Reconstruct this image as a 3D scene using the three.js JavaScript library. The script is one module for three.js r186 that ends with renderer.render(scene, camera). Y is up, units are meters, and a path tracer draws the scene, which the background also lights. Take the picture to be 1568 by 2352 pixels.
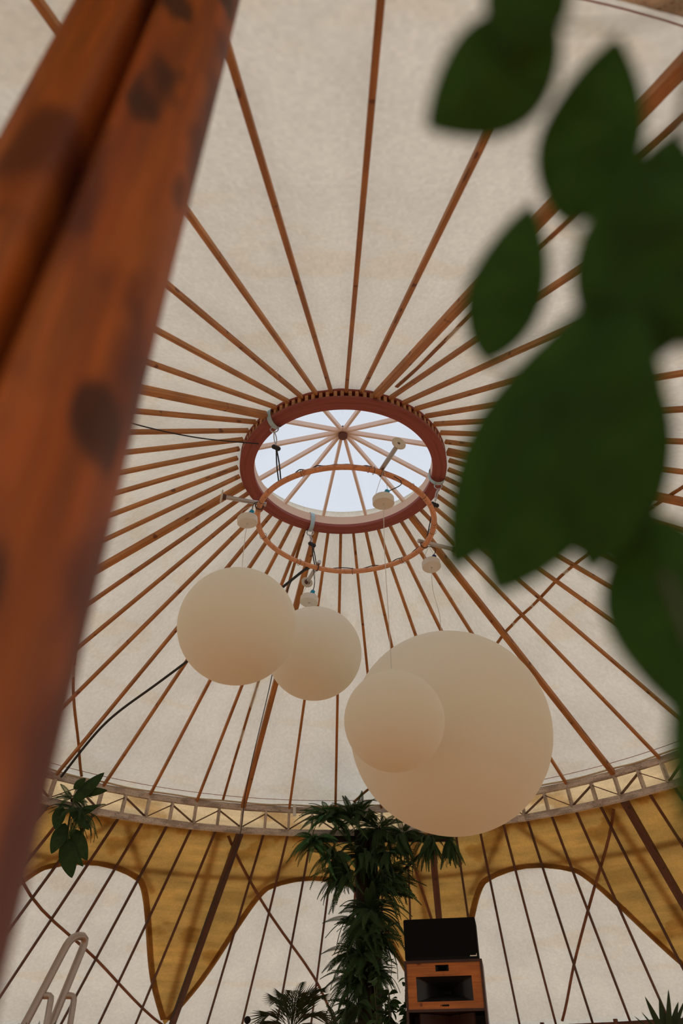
import * as THREE from 'three';
import { mergeGeometries, toCreasedNormals } from 'three/addons/utils/BufferGeometryUtils.js';

const V = (x, y, z) => new THREE.Vector3(x, y, z);
const scene = new THREE.Scene();

/* ------------------------------------------------ camera, sky, exposure */
const EYE = V(0, 1.2, 5.6395);            // axis of the tent stands at x = z = 0, floor at y = 0
const PITCH = 0.6603, ROLL = -0.0092, YAW = -0.0037, FPX = 1759.8;
const camera = new THREE.PerspectiveCamera(2 * Math.atan(1176 / FPX) * 180 / Math.PI, 1568 / 2352, 0.05, 200);
const FWD = V(Math.sin(YAW) * Math.cos(PITCH), Math.sin(PITCH), -Math.cos(YAW) * Math.cos(PITCH));
const R0 = V(Math.cos(YAW), 0, Math.sin(YAW)), U0 = R0.clone().cross(FWD);
const RGT = R0.clone().multiplyScalar(Math.cos(ROLL)).addScaledVector(U0, Math.sin(ROLL));
const UPV = U0.clone().multiplyScalar(Math.cos(ROLL)).addScaledVector(R0, -Math.sin(ROLL));
camera.position.copy(EYE);
camera.quaternion.setFromRotationMatrix(new THREE.Matrix4().makeBasis(RGT, UPV, FWD.clone().negate()));
camera.focus = 7.6;
camera.userData.fStop = 1.45;
scene.background = new THREE.Color().setRGB(1.26, 1.31, 1.4);   // even overcast sky
const renderer = new THREE.WebGLRenderer();
renderer.toneMapping = THREE.LinearToneMapping;
renderer.toneMappingExposure = 1.0;
renderer.shadowMap.enabled = true;

/* ------------------------------------------------ small helpers */
let seed = 20240611;
const rnd = () => { seed = (seed * 1664525 + 1013904223) >>> 0; return seed / 4294967296; };
const rr = (a, b) => a + (b - a) * rnd();
const clamp = (x, a, b) => Math.min(b, Math.max(a, x));
const mix = (a, b, t) => a + (b - a) * t;
const ss = (a, b, x) => { const t = clamp((x - a) / (b - a), 0, 1); return t * t * (3 - 2 * t); };
const lerpTable = (tab, x) => {
  for (let i = 1; i < tab.length; i++) if (x <= tab[i][0]) { const [x0, y0] = tab[i - 1], [x1, y1] = tab[i]; return y0 + (y1 - y0) * (x - x0) / (x1 - x0); }
  return tab[tab.length - 1][1];
};
const dirOf = (x, y) => FWD.clone().multiplyScalar(FPX).addScaledVector(RGT, x - 784).addScaledVector(UPV, 1176 - y).normalize();
const at = (x, y, d) => EYE.clone().addScaledVector(dirOf(x, y), d);                     // a point seen at a place, d metres off
const atHeight = (x, y, h) => { const d = dirOf(x, y); return EYE.clone().addScaledVector(d, (h - EYE.y) / d.y); };
const atAway = (x, y, away) => { const d = dirOf(x, y); return EYE.clone().addScaledVector(d, away / Math.hypot(d.x, d.z)); };   // away: level distance

const taken = {};
const numbered = (n) => { const k = taken[n] = (taken[n] ?? -1) + 1; return k ? n + '_' + String(k).padStart(3, '0') : n; };
function obj(name, geo, mat, parent) {
  const m = new THREE.Mesh(Array.isArray(geo) ? mergeGeometries(geo.map((g) => { const q = g.index ? g.toNonIndexed() : g; for (const a of Object.keys(q.attributes)) if (!['position', 'normal', 'uv'].includes(a)) q.deleteAttribute(a); return q; })) : geo, mat);
  m.name = parent ? name : numbered(name);
  m.castShadow = m.receiveShadow = true;
  (parent ?? scene).add(m);
  return m;
}
function thing(name, label, category, group) {
  const o = new THREE.Group();
  o.name = numbered(name); o.userData = { label, category };
  if (group) o.userData.group = group;
  scene.add(o);
  return o;
}
function tag(o, label, category, group) { Object.assign(o.userData, { label, category }); if (group) o.userData.group = group; return o; }
function struct(name, label, category) { const o = thing(name, label, category); o.userData.kind = 'structure'; return o; }

function quadGeo(pos, uv, idx) {
  const g = new THREE.BufferGeometry();
  g.setAttribute('position', new THREE.Float32BufferAttribute(pos, 3));
  g.setAttribute('uv', new THREE.Float32BufferAttribute(uv, 2));
  g.setIndex(idx); g.computeVertexNormals();
  return g;
}
// a sheet from f(u, v) -> Vector3 on an nu x nv grid; uv in metres through tu, tv
function sheet(f, nu, nv, su = 1, sv = 1, fuv = null) {
  const pos = [], uv = [], idx = [];
  for (let j = 0; j <= nv; j++) for (let i = 0; i <= nu; i++) { const p = f(i / nu, j / nv); pos.push(p.x, p.y, p.z); const t = fuv ? fuv(i / nu, j / nv) : [i / nu * su, j / nv * sv]; uv.push(t[0], t[1]); }
  for (let j = 0; j < nv; j++) for (let i = 0; i < nu; i++) { const a = j * (nu + 1) + i, b = a + 1, c = a + nu + 1, d = c + 1; idx.push(a, b, d, a, d, c); }
  return quadGeo(pos, uv, idx);
}
// squared timber from a to b; w across, h along "up"; softened edges
function beam(a, b, w, h, up = V(0, 1, 0), ch = 0.12) {
  const t = b.clone().sub(a), L = t.length(); t.normalize();
  const s = t.clone().cross(up).normalize(), u = s.clone().cross(t).normalize();
  const c = Math.min(w, h) * ch, x = w / 2, y = h / 2;
  const ring = [[x, -y + c], [x, y - c], [x - c, y], [-x + c, y], [-x, y - c], [-x, -y + c], [-x + c, -y], [x - c, -y]];
  const pos = [], uv = [], idx = []; let n = 0, v0 = rnd() * 3, u0 = rnd() * 7;
  const P = (k, e) => { const [p, q] = ring[k % 8]; return (e ? b : a).clone().addScaledVector(s, p).addScaledVector(u, q); };
  for (let k = 0; k < 8; k++) {
    const ed = Math.hypot(ring[(k + 1) % 8][0] - ring[k][0], ring[(k + 1) % 8][1] - ring[k][1]);
    for (const [kk, e, vv] of [[k, 0, v0], [k, 1, v0], [k + 1, 1, v0 + ed], [k + 1, 0, v0 + ed]]) { const p = P(kk, e); pos.push(p.x, p.y, p.z); uv.push(u0 + e * L, vv); }
    idx.push(n, n + 1, n + 2, n, n + 2, n + 3); n += 4; v0 += ed;
  }
  for (const e of [0, 1]) { const n0 = n; for (let k = 0; k < 8; k++) { const p = P(k, e); pos.push(p.x, p.y, p.z); uv.push(u0 + ring[k][0], ring[k][1]); n++; } for (let k = 1; k < 7; k++) e ? idx.push(n0, n0 + k + 1, n0 + k) : idx.push(n0, n0 + k, n0 + k + 1); }
  return quadGeo(pos, uv, idx);
}
const curve = (pts, closed = false) => new THREE.CatmullRomCurve3(pts, closed, 'centripetal');
const tube = (pts, r, seg = 24, rad = 8, closed = false) => new THREE.TubeGeometry(pts.length === 2 ? new THREE.LineCurve3(pts[0], pts[1]) : curve(pts, closed), pts.length === 2 ? 1 : seg, r, rad, closed);
function rod(a, b, r0, r1 = r0, rad = 12) {
  const t = b.clone().sub(a), g = new THREE.CylinderGeometry(r1, r0, t.length(), rad);
  g.applyQuaternion(new THREE.Quaternion().setFromUnitVectors(V(0, 1, 0), t.clone().normalize())); const m = a.clone().add(b).multiplyScalar(0.5);
  return g.translate(m.x, m.y, m.z);
}
function aim(geo, p, dir) { return geo.applyQuaternion(new THREE.Quaternion().setFromUnitVectors(V(0, 1, 0), dir.clone().normalize())).translate(p.x, p.y, p.z); }

/* ------------------------------------------------ textures */
function lattice(n, s) { let k = s * 7919 + 13; const a = new Float32Array(n * n); for (let i = 0; i < n * n; i++) { k = (k * 1664525 + 1013904223) >>> 0; a[i] = k / 4294967296; } return a; }
const lats = {};
function vnoise(u, v, nu, nv, s) {       // tiling value noise, u and v in 0..1
  const L = lats[s] ??= lattice(128, s), x = u * nu, y = v * nv, i = Math.floor(x), j = Math.floor(y), fx = x - i, fy = y - j;
  const a = fx * fx * (3 - 2 * fx), b = fy * fy * (3 - 2 * fy), w = (p, n) => ((p % n) + n) % n;
  const g = (p, q) => L[(w(q, nv) % 128) * 128 + (w(p, nu) % 128)];
  return mix(mix(g(i, j), g(i + 1, j), a), mix(g(i, j + 1), g(i + 1, j + 1), a), b);
}
const fbm = (u, v, nu, nv, s, oct = 4) => { let t = 0, w = 0.5, sum = 0; for (let k = 0; k < oct; k++) { t += w * vnoise(u, v, nu << k, nv << k, s + k); sum += w; w *= 0.5; } return t / sum; };
function texture(w, h, f, rx = 1, ry = 1, colour = true) {
  const d = new Uint8Array(w * h * 4);
  for (let j = 0; j < h; j++) for (let i = 0; i < w; i++) { const c = f((i + 0.5) / w, (j + 0.5) / h); const k = (j * w + i) * 4; for (let q = 0; q < 3; q++) d[k + q] = clamp(Math.round(255 * (Array.isArray(c) ? c[q] : c)), 0, 255); d[k + 3] = 255; }
  const t = new THREE.DataTexture(d, w, h);
  t.wrapS = t.wrapT = THREE.RepeatWrapping; t.magFilter = THREE.LinearFilter; t.minFilter = THREE.LinearMipmapLinearFilter; t.generateMipmaps = true;
  t.repeat.set(rx, ry); if (colour) t.colorSpace = THREE.SRGBColorSpace; t.needsUpdate = true;
  return t;
}
const tone = (c, k) => c.map((x) => x * k);
const blend = (a, b, t) => a.map((x, i) => mix(x, b[i], t));
// cotton canvas: cloudy weathering, ochre water marks, fine weave
const canvasMap = texture(1024, 1024, (u, v) => {
  const cloud = fbm(u, v, 5, 5, 1, 5), fine = vnoise(u, v, 128, 128, 8) * 0.5 + vnoise(u, v, 128, 90, 9) * 0.5, mark = ss(0.6, 0.78, fbm(u, v, 4, 9, 20, 4));
  const k = 0.93 + 0.05 * (cloud - 0.5) * 2 + 0.035 * (fine - 0.5) * 2;
  return blend(tone([1, 0.985, 0.955], k), tone([0.97, 0.9, 0.78], k), mark * 0.32);
}, 1 / 2.6, 1 / 2.6);
const tanMap = texture(1024, 1024, (u, v) => {
  const cloud = fbm(u, v, 4, 6, 31, 5), streak = fbm(u, v, 3, 24, 37, 3), fine = vnoise(u, v, 128, 128, 42), mark = ss(0.58, 0.75, fbm(u, v, 5, 5, 44, 4));
  const k = 0.87 + 0.13 * (cloud - 0.5) * 2 + 0.07 * (streak - 0.5) * 2 + 0.06 * (fine - 0.5);
  return blend(tone([1, 0.97, 0.9], k), tone([0.86, 0.74, 0.56], k), mark * 0.7);
}, 1 / 1.7, 1 / 1.7);
const grain = (u, v, s) => { const warp = fbm(u, v, 3, 4, s, 3); return 0.5 * vnoise(u + 0.004 * warp, v + 0.05 * warp, 4, 40, s + 5) + 0.3 * vnoise(u, v + 0.05 * warp, 10, 90, s + 6) + 0.2 * vnoise(u, v, 60, 110, s + 7); };
const pineMap = texture(1024, 256, (u, v) => {
  const g = grain(u, v, 50), knot = ss(0.8, 0.88, fbm(u, v, 14, 6, 61, 2)), stain = fbm(u, v, 6, 3, 66, 3);
  return blend(tone(blend([1, 0.93, 0.84], [0.76, 0.62, 0.5], g), 0.85 + 0.25 * (stain - 0.5)), [0.34, 0.2, 0.13], knot * 0.6);
}, 1 / 1.6, 1 / 0.4);
const greyWoodMap = texture(1024, 256, (u, v) => {
  const g = grain(u, v, 70), dirt = ss(0.45, 0.75, fbm(u, v, 9, 5, 81, 5)), speck = ss(0.66, 0.8, vnoise(u, v, 120, 60, 85));
  return blend(tone(blend([1, 0.98, 0.96], [0.8, 0.76, 0.72], g), 0.95), [0.5, 0.45, 0.41], clamp(dirt * 0.45 + speck * 0.35, 0, 1));
}, 1 / 1.3, 1 / 0.35);
const logMap = texture(1024, 1024, (u, v) => {       // u round the trunk, v up it
  const long = fbm(u, v, 10, 3, 90, 4), fibre = fbm(u, v, 60, 6, 95, 3), blot = ss(0.46, 0.66, fbm(u, v, 6, 4, 99, 4)), knot = ss(0.72, 0.84, fbm(u, v, 9, 5, 171, 3));
  let c = blend([1, 0.78, 0.5], [0.72, 0.42, 0.22], long); c = tone(c, 0.82 + 0.3 * (fibre - 0.5)); c = blend(c, [0.4, 0.22, 0.14], blot * 0.85);
  return blend(c, [0.2, 0.11, 0.07], knot * 0.7);
});
const barkMap = texture(512, 512, (u, v) => { const g = fbm(u, v, 14, 5, 110, 5); return tone([1, 0.8, 0.62], 0.35 + 0.7 * g); }, 1, 1);
const floorMap = texture(1024, 512, (u, v) => { const g = grain(u, v, 120); return blend([1, 0.96, 0.9], [0.86, 0.78, 0.66], g); }, 1 / 2, 1 / 1);
const bambooMap = texture(512, 128, (u, v) => { const g = fbm(u, v, 3, 24, 130, 3), b = ss(0.55, 0.8, fbm(u, v, 12, 4, 133, 3)); return blend(tone([1, 0.86, 0.72], 0.8 + 0.3 * g), [0.6, 0.4, 0.32], b * 0.45); }, 1, 1);
const paintMap = texture(512, 256, (u, v) => { const g = grain(u, v, 140), chip = ss(0.78, 0.82, fbm(u, v, 16, 20, 146, 3)); return blend(tone([1, 0.92, 0.9], 0.78 + 0.4 * (1 - g)), [1, 0.85, 0.62], chip); }, 1 / 1.2, 1 / 0.4);
const leafMap = texture(256, 512, (u, v) => { const rib = Math.abs(((v * 9 - Math.abs(u - 0.5) * 5) % 1 + 1) % 1 - 0.5), mid = ss(0.03, 0.0, Math.abs(u - 0.5)), n = fbm(u, v, 6, 12, 150, 3); return tone(blend([0.82, 1, 0.7], [1, 1, 0.72], clamp(ss(0.06, 0, rib) * 0.35 + mid * 0.6, 0, 1)), 0.78 + 0.3 * n); });
const weaveBump = texture(256, 256, (u, v) => 0.5 + 0.25 * Math.sin(u * Math.PI * 128) * Math.sin(v * Math.PI * 128) + 0.25 * (fbm(u, v, 8, 8, 160, 3) - 0.5), 2, 2, false);

/* ------------------------------------------------ materials */
const col = (r, g, b) => new THREE.Color().setRGB(r, g, b);
const std = (c, roughness = 0.8, extra = {}) => new THREE.MeshStandardMaterial({ color: col(...c), roughness, ...extra });
const phys = (c, roughness, extra = {}) => new THREE.MeshPhysicalMaterial({ color: col(...c), roughness, side: THREE.DoubleSide, ...extra });
const M = {
  roofCanvas: phys([0.9, 0.875, 0.785], 1, { map: canvasMap, transmission: 0.375, thickness: 0, specularIntensity: 0.2 }),
  wallCanvas: phys([0.9, 0.875, 0.785], 1, { map: canvasMap, transmission: 0.375, thickness: 0, specularIntensity: 0.2 }),
  clerestory: phys([0.93, 0.72, 0.46], 1, { map: tanMap, transmission: 0.5, thickness: 0, specularIntensity: 0.2 }),
  tanCanvas: phys([0.92, 0.62, 0.22], 1, { map: tanMap, transmission: 0.8, thickness: 0, specularIntensity: 0.2 }),
  hem: phys([0.5, 0.29, 0.1], 1, { map: tanMap, transmission: 0.3, thickness: 0, specularIntensity: 0.2 }),
  strapCloth: phys([0.2, 0.12, 0.06], 1, { transmission: 0.15, thickness: 0, specularIntensity: 0.2 }),
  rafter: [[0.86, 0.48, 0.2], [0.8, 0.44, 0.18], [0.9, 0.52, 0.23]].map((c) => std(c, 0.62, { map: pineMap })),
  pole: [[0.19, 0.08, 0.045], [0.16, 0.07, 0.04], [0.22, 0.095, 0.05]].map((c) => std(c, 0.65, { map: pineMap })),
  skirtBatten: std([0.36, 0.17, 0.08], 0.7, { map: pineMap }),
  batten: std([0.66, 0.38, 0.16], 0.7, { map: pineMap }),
  truss: [[0.88, 0.83, 0.78], [0.82, 0.77, 0.72], [0.92, 0.87, 0.82]].map((c) => std(c, 0.85, { map: greyWoodMap })),
  brace: std([0.3, 0.2, 0.13], 0.8, { map: greyWoodMap }),
  crownRed: std([0.3, 0.075, 0.055], 0.6, { map: paintMap }),
  crownPale: std([0.8, 0.6, 0.48], 0.75),
  spoke: std([0.85, 0.64, 0.52], 0.7),
  hub: std([0.16, 0.06, 0.045], 0.6),
  pane: new THREE.MeshPhysicalMaterial({ color: col(0.56, 0.58, 0.605), roughness: 0.12, transmission: 1, thickness: 0, side: THREE.DoubleSide }),
  glass: new THREE.MeshPhysicalMaterial({ color: col(0.97, 0.98, 0.98), roughness: 0.02, transmission: 1, thickness: 0, side: THREE.DoubleSide }),
  rope: std([0.6, 0.5, 0.34], 0.9), redCord: std([0.4, 0.17, 0.12], 0.9),
  cable: std([0.018, 0.018, 0.02], 0.6), strap: std([0.03, 0.03, 0.035], 0.85),
  sling: std([0.42, 0.58, 0.66], 0.85), steel: std([0.55, 0.55, 0.55], 0.32, { metalness: 1 }),
  pipe: std([0.5, 0.47, 0.45], 0.4, { metalness: 0.9 }), iron: std([0.12, 0.055, 0.045], 0.6, { metalness: 0.3 }), flange: std([0.66, 0.58, 0.46], 0.7),
  bamboo: std([0.78, 0.46, 0.3], 0.5, { map: bambooMap }), node: std([0.2, 0.1, 0.06], 0.6),
  globe: phys([0.97, 0.92, 0.8], 1, { transmission: 0.26, thickness: 0, specularIntensity: 0.5 }),
  rose: std([0.76, 0.7, 0.62], 0.6), wire: std([0.7, 0.66, 0.6], 0.6), blue: std([0.0, 0.28, 0.5], 0.5), navy: std([0.02, 0.03, 0.1], 0.5),
  log: std([0.7, 0.33, 0.07], 0.6, { map: logMap, bumpMap: logMap, bumpScale: 0.004 }),
  trunk: std([0.045, 0.034, 0.027], 0.9, { map: barkMap, bumpMap: barkMap, bumpScale: 0.01 }),
  fern: [[0.035, 0.075, 0.022], [0.042, 0.09, 0.026], [0.03, 0.064, 0.02]].map((c) => phys(c, 0.95, { transmission: 0.25, thickness: 0, specularIntensity: 0.4 })),
  fernBright: phys([0.05, 0.16, 0.05], 0.95, { transmission: 0.3, thickness: 0, specularIntensity: 0.4 }),
  palm: phys([0.03, 0.045, 0.016], 0.95, { transmission: 0.2, thickness: 0, specularIntensity: 0.5 }),
  rubber: phys([0.03, 0.06, 0.024], 0.95, { map: leafMap, transmission: 0.1, thickness: 0 }),
  stem: std([0.06, 0.07, 0.025], 0.7),
  leaf: phys([0.045, 0.085, 0.018], 0.95, { map: leafMap, transmission: 0.3, thickness: 0, specularIntensity: 0.4 }),
  floor: std([0.85, 0.46, 0.16], 0.6, { map: floorMap }), ground: std([0.6, 0.53, 0.4], 1),
  black: phys([0.012, 0.011, 0.011], 0.8, { specularIntensity: 0.2 }), grille: phys([0.01, 0.009, 0.01], 0.95, { specularIntensity: 0.1 }), cabinet: std([0.09, 0.035, 0.02], 0.5, { map: pineMap }),
  baffle: std([0.85, 0.34, 0.07], 0.5, { map: pineMap }), horn: std([0.016, 0.015, 0.016], 0.4), white: std([0.75, 0.74, 0.7], 0.6),
  rail: std([0.42, 0.36, 0.32], 0.42, { metalness: 0.75 }), pot: std([0.3, 0.13, 0.07], 0.85), soil: std([0.05, 0.035, 0.025], 1),
};

/* ------------------------------------------------ the tent's measures (heights above the floor) */
const H = EYE.y, HC = 4.8713 + H, RT = 4.5414, HT = 3.0303 + H, HB = 2.7287 + H, RB = 4.714, SLOPE = 1.519, PHI0 = 0.0334, TILT = 0.005, TWIST = 0.0537;
const PH = (i) => PHI0 + i * Math.PI / 24;              // 48 rafters, numbered clockwise from the one over the camera
const wide = (phi) => { const c = Math.cos(phi); return 1 + (c > 0 ? (0.047 + (Math.sin(phi) < 0 ? 0.03 * ss(0, 0.2, -Math.sin(phi)) : 0)) * ss(0.2, 0.9, c) : 0); };   // the ring is a little out of round on the entrance side
const cyl = (r, phi, y) => V(r * Math.sin(phi), y, r * Math.cos(phi));
const tipAt = (i, r = RT, y = HT) => { const f = wide(PH(i)), p = cyl(r * f, PH(i), y); p.y += TILT * p.x; return p; };
const crownAt = (i, r = 1, y = HC + 0.035) => cyl(r, PH(i), y);
const roofPoint = (i, t, off = 0) => { const a = crownAt(i), b = tipAt(i), p = a.clone().lerp(b, t), s = b.clone().sub(a).normalize(), n = V(Math.cos(PH(i)), 0, -Math.sin(PH(i))).cross(s).normalize(); if (n.y < 0) n.negate(); return p.addScaledVector(n, off); };
// skirt by true azimuth (in rafter numbers) and drop below the ring
const NS = Math.hypot(1, SLOPE);
const skirtPoint = (i, drop, off = 0) => { const f = wide(PH(i)), p = cyl(RB * f + drop * SLOPE + off / NS, PH(i), HB - drop + off * SLOPE / NS); p.y += TILT * RB * Math.sin(PH(i)); return p; };
const DROP = 1.86;
const polePoint = (i, drop) => { const a = skirtPoint(i, 0), q = PH(i) + TWIST, f = wide(PH(i)), b = cyl(RB * f + 3 * SLOPE, q, HB - 3); b.y += TILT * RB * Math.sin(q); return a.lerp(b, drop / 3); };

/* ------------------------------------------------ ground and floor */
tag(obj('ground', new THREE.CircleGeometry(40, 64).rotateX(-Math.PI / 2).translate(0, -0.12, 0), M.ground), 'ground outside around the tent', 'ground').userData.kind = 'structure';
{
  const g = new THREE.CylinderGeometry(7.5, 7.5, 0.1, 96); g.translate(0, -0.05, 0);
  const p = g.attributes.position, uv = g.attributes.uv; for (let i = 0; i < p.count; i++) uv.setXY(i, p.getX(i), p.getZ(i));
  tag(obj('floor', g, M.floor), 'warm wooden floor of the tent', 'floor').userData.kind = 'structure';
}
/* ------------------------------------------------ roof: canvas, rafters, battens */
{
  const roof = struct('ceiling', 'cone shaped cream canvas roof on radiating timber rafters', 'roof');
  obj('roof_canvas', sheet((u, v) => {
    const i = u * 48, sag = -0.016 * Math.sin(Math.PI * (i % 1)) ** 2 * Math.sin(Math.PI * clamp(v, 0, 1)) - 0.004 * Math.sin(v * 40 + i * 3);
    return roofPoint(i, v * 1.035 - 0.01, 0.058 + sag);
  }, 48 * 6, 24, 24, 4), M.roofCanvas, roof);
  obj('seam_cord', tube(Array.from({ length: 192 }, (_, k) => roofPoint(k / 4, 0.972, 0.05)), 0.0035, 384, 4, true), M.redCord, roof);
  const thick = new Set([2, 10, 18, 26, 34, 42]);
  for (let i = 0; i < 48; i++) {
    const w = thick.has(i) ? 0.062 : rr(0.028, 0.032), h = thick.has(i) ? 0.062 : 0.042, a = roofPoint(i, 0.004, 0.045 - h / 2), b = roofPoint(i, 1.012, 0.045 - h / 2);
    const n = roofPoint(i, 0.5, 1).sub(roofPoint(i, 0.5, 0));
    obj('rafter', beam(a, b, w, h, n), M.rafter[Math.floor(rnd() * 3)], roof);
  }
  const strip = (pts, w, h, f) => {                       // a thin flexible batten laid over the rafters
    const c = curve(pts.map(([i, t]) => V(i, t, 0))), N = 26, gs = []; let last = null;
    for (let k = 0; k <= N; k++) { const q = c.getPoint(k / N), p = f(q.x, q.y), n = f(q.x, q.y, 1).sub(f(q.x, q.y, 0)); if (last) gs.push(beam(last, p, w, h, n, 0.05)); last = p; }
    return gs;
  };
  const onRoof = (i, t, o) => roofPoint(i, t, o === undefined ? 0.05 : o);
  for (const pts of [[[26.83, 0.0], [26.56, 0.258], [26.53, 0.519], [26.45, 0.99]], [[34.0, 0.43], [32.6, 0.54], [31.39, 0.685], [30.14, 0.863], [29.5, 0.99]],
    [[6, 0.78], [8, 0.62], [9.56, 0.526], [11.16, 0.448], [14.19, 0.384], [16.28, 0.401], [18.21, 0.45], [20.6, 0.62], [23.32, 0.935], [23.6, 0.98]], [[2.74, 0.05], [2.39, 0.421], [2.34, 0.669], [2.36, 0.95]]])
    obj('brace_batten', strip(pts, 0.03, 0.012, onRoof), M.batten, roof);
}
/* ------------------------------------------------ crown ring and its spokes */
{
  const crown = thing('crown_ring', 'dark red wooden crown ring with twelve spokes under the round skylight', 'crown ring');
  const band = (r0, r1, y0, y1) => new THREE.LatheGeometry([[r0, y0], [r1 - 0.008, y0], [r1, y0 + 0.008], [r1, y1], [r0, y1], [r0, y0]].map(([r, y]) => new THREE.Vector2(r, y)), 192);
  const scaleUV = (g, a, b) => { const uv = g.attributes.uv; for (let i = 0; i < uv.count; i++) uv.setXY(i, uv.getX(i) * a, uv.getY(i) * b); return toCreasedNormals(g, 0.5); };
  obj('lower_ring', scaleUV(band(0.862, 1.0, HC - 0.02, HC + 0.012), 6, 0.4), M.crownRed, crown);
  obj('upper_ring', scaleUV(band(0.9, 1.0, HC + 0.082, HC + 0.11), 6, 0.4), M.crownRed, crown);
  obj('inner_liner', scaleUV(band(0.862, 0.9, HC + 0.012, HC + 0.11), 6, 0.4), M.crownPale, crown);
  for (let i = 0; i < 48; i++) for (const o of [0.27, 0.73]) { const p = PH(i + o); obj('spacer_block', beam(cyl(0.9, p, HC + 0.047), cyl(0.993, p, HC + 0.047), 0.03, 0.07), M.rafter[i % 3], crown); }
  const hubY = 5.36 + H;
  for (let k = 0; k < 12; k++) { const p = Math.PI / 12 + k * Math.PI / 6 - 0.01; obj('spoke', beam(cyl(0.875, p, HC + 0.125), cyl(0.03, p, hubY + 0.045), 0.028, 0.05), M.spoke, crown); }
  obj('hub', [aim(new THREE.CylinderGeometry(0.05, 0.045, 0.09, 12), V(0, hubY + 0.02, 0), V(0, 1, 0)), new THREE.CylinderGeometry(0.01, 0.01, 0.1, 8).translate(0, hubY + 0.08, 0)], M.hub, crown);
  obj('canvas_collar', sheet((u, v) => cyl(0.985 - 0.02 * v, u * Math.PI * 2, HC + 0.09 + 0.17 * v), 128, 2, 6.2, 0.2), M.roofCanvas, crown);
  const win = struct('window_1', 'round clear skylight cover over the crown', 'skylight');
  obj('pane', sheet((u, v) => cyl(1.0 * (1 - v) + 0.0004 * v, u * Math.PI * 2, mix(HC + 0.25, hubY + 0.2, Math.sin(v * Math.PI / 2))), 96, 12), M.pane, win);
}
/* ------------------------------------------------ truss ring between roof and skirt */
{
  const ring = thing('truss_ring', 'weathered grey timber lattice ring between roof and skirt', 'truss');
  const low = (i, dy = 0, dr = 0) => tipAt(i, 4.61 + dr, HB - 0.03 + dy), top = (i, dy = 0, dr = 0) => tipAt(i, RT + 0.02 + dr, HT + dy);
  const mt = () => M.truss[Math.floor(rnd() * 3)];
  for (let i = 0; i < 48; i++) {
    obj('top_chord', beam(top(i), top(i + 1), 0.045, 0.075), mt(), ring);
    obj('bottom_chord', beam(low(i, 0.065), low(i + 1, 0.065), 0.045, 0.075), mt(), ring);
  }
  for (let k = 0; k < 96; k++) {
    const i = k / 2, rad = cyl(1, PH(i), 0);
    obj('post', beam(low(i, 0.1), top(i, -0.03), 0.075, 0.028, cyl(1, PH(i) + Math.PI / 2, 0)), mt(), ring);
    const j = k % 2 ? i : i + 0.5, b = k % 2 ? i + 0.5 : i;      // boards rise from the rafter posts to the posts between
    const A = low(b, 0.1), B = top(j, -0.06), side = B.clone().sub(A).cross(rad);
    obj('diagonal_brace', beam(A, B, 0.045, 0.009, side), M.brace, ring);
  }
  obj('edge_rope', tube(Array.from({ length: 96 }, (_, k) => { const p = top(k / 2, 0.05 + 0.006 * Math.sin(k * 2.3), -0.03); return p; }), 0.011, 288, 6, true), M.rope, ring);
  const cs = struct('wall_clerestory', 'band of sunlit tan canvas behind the timber lattice ring', 'canvas wall');
  obj('clerestory_canvas', sheet((u, v) => { const i = u * 48, a = tipAt(i, RB + 0.13, HB + 0.03), b = tipAt(i, RT + 0.14, HT + 0.03); return a.lerp(b, v); }, 192, 3, 29, 0.45), M.clerestory, cs);
}
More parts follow.
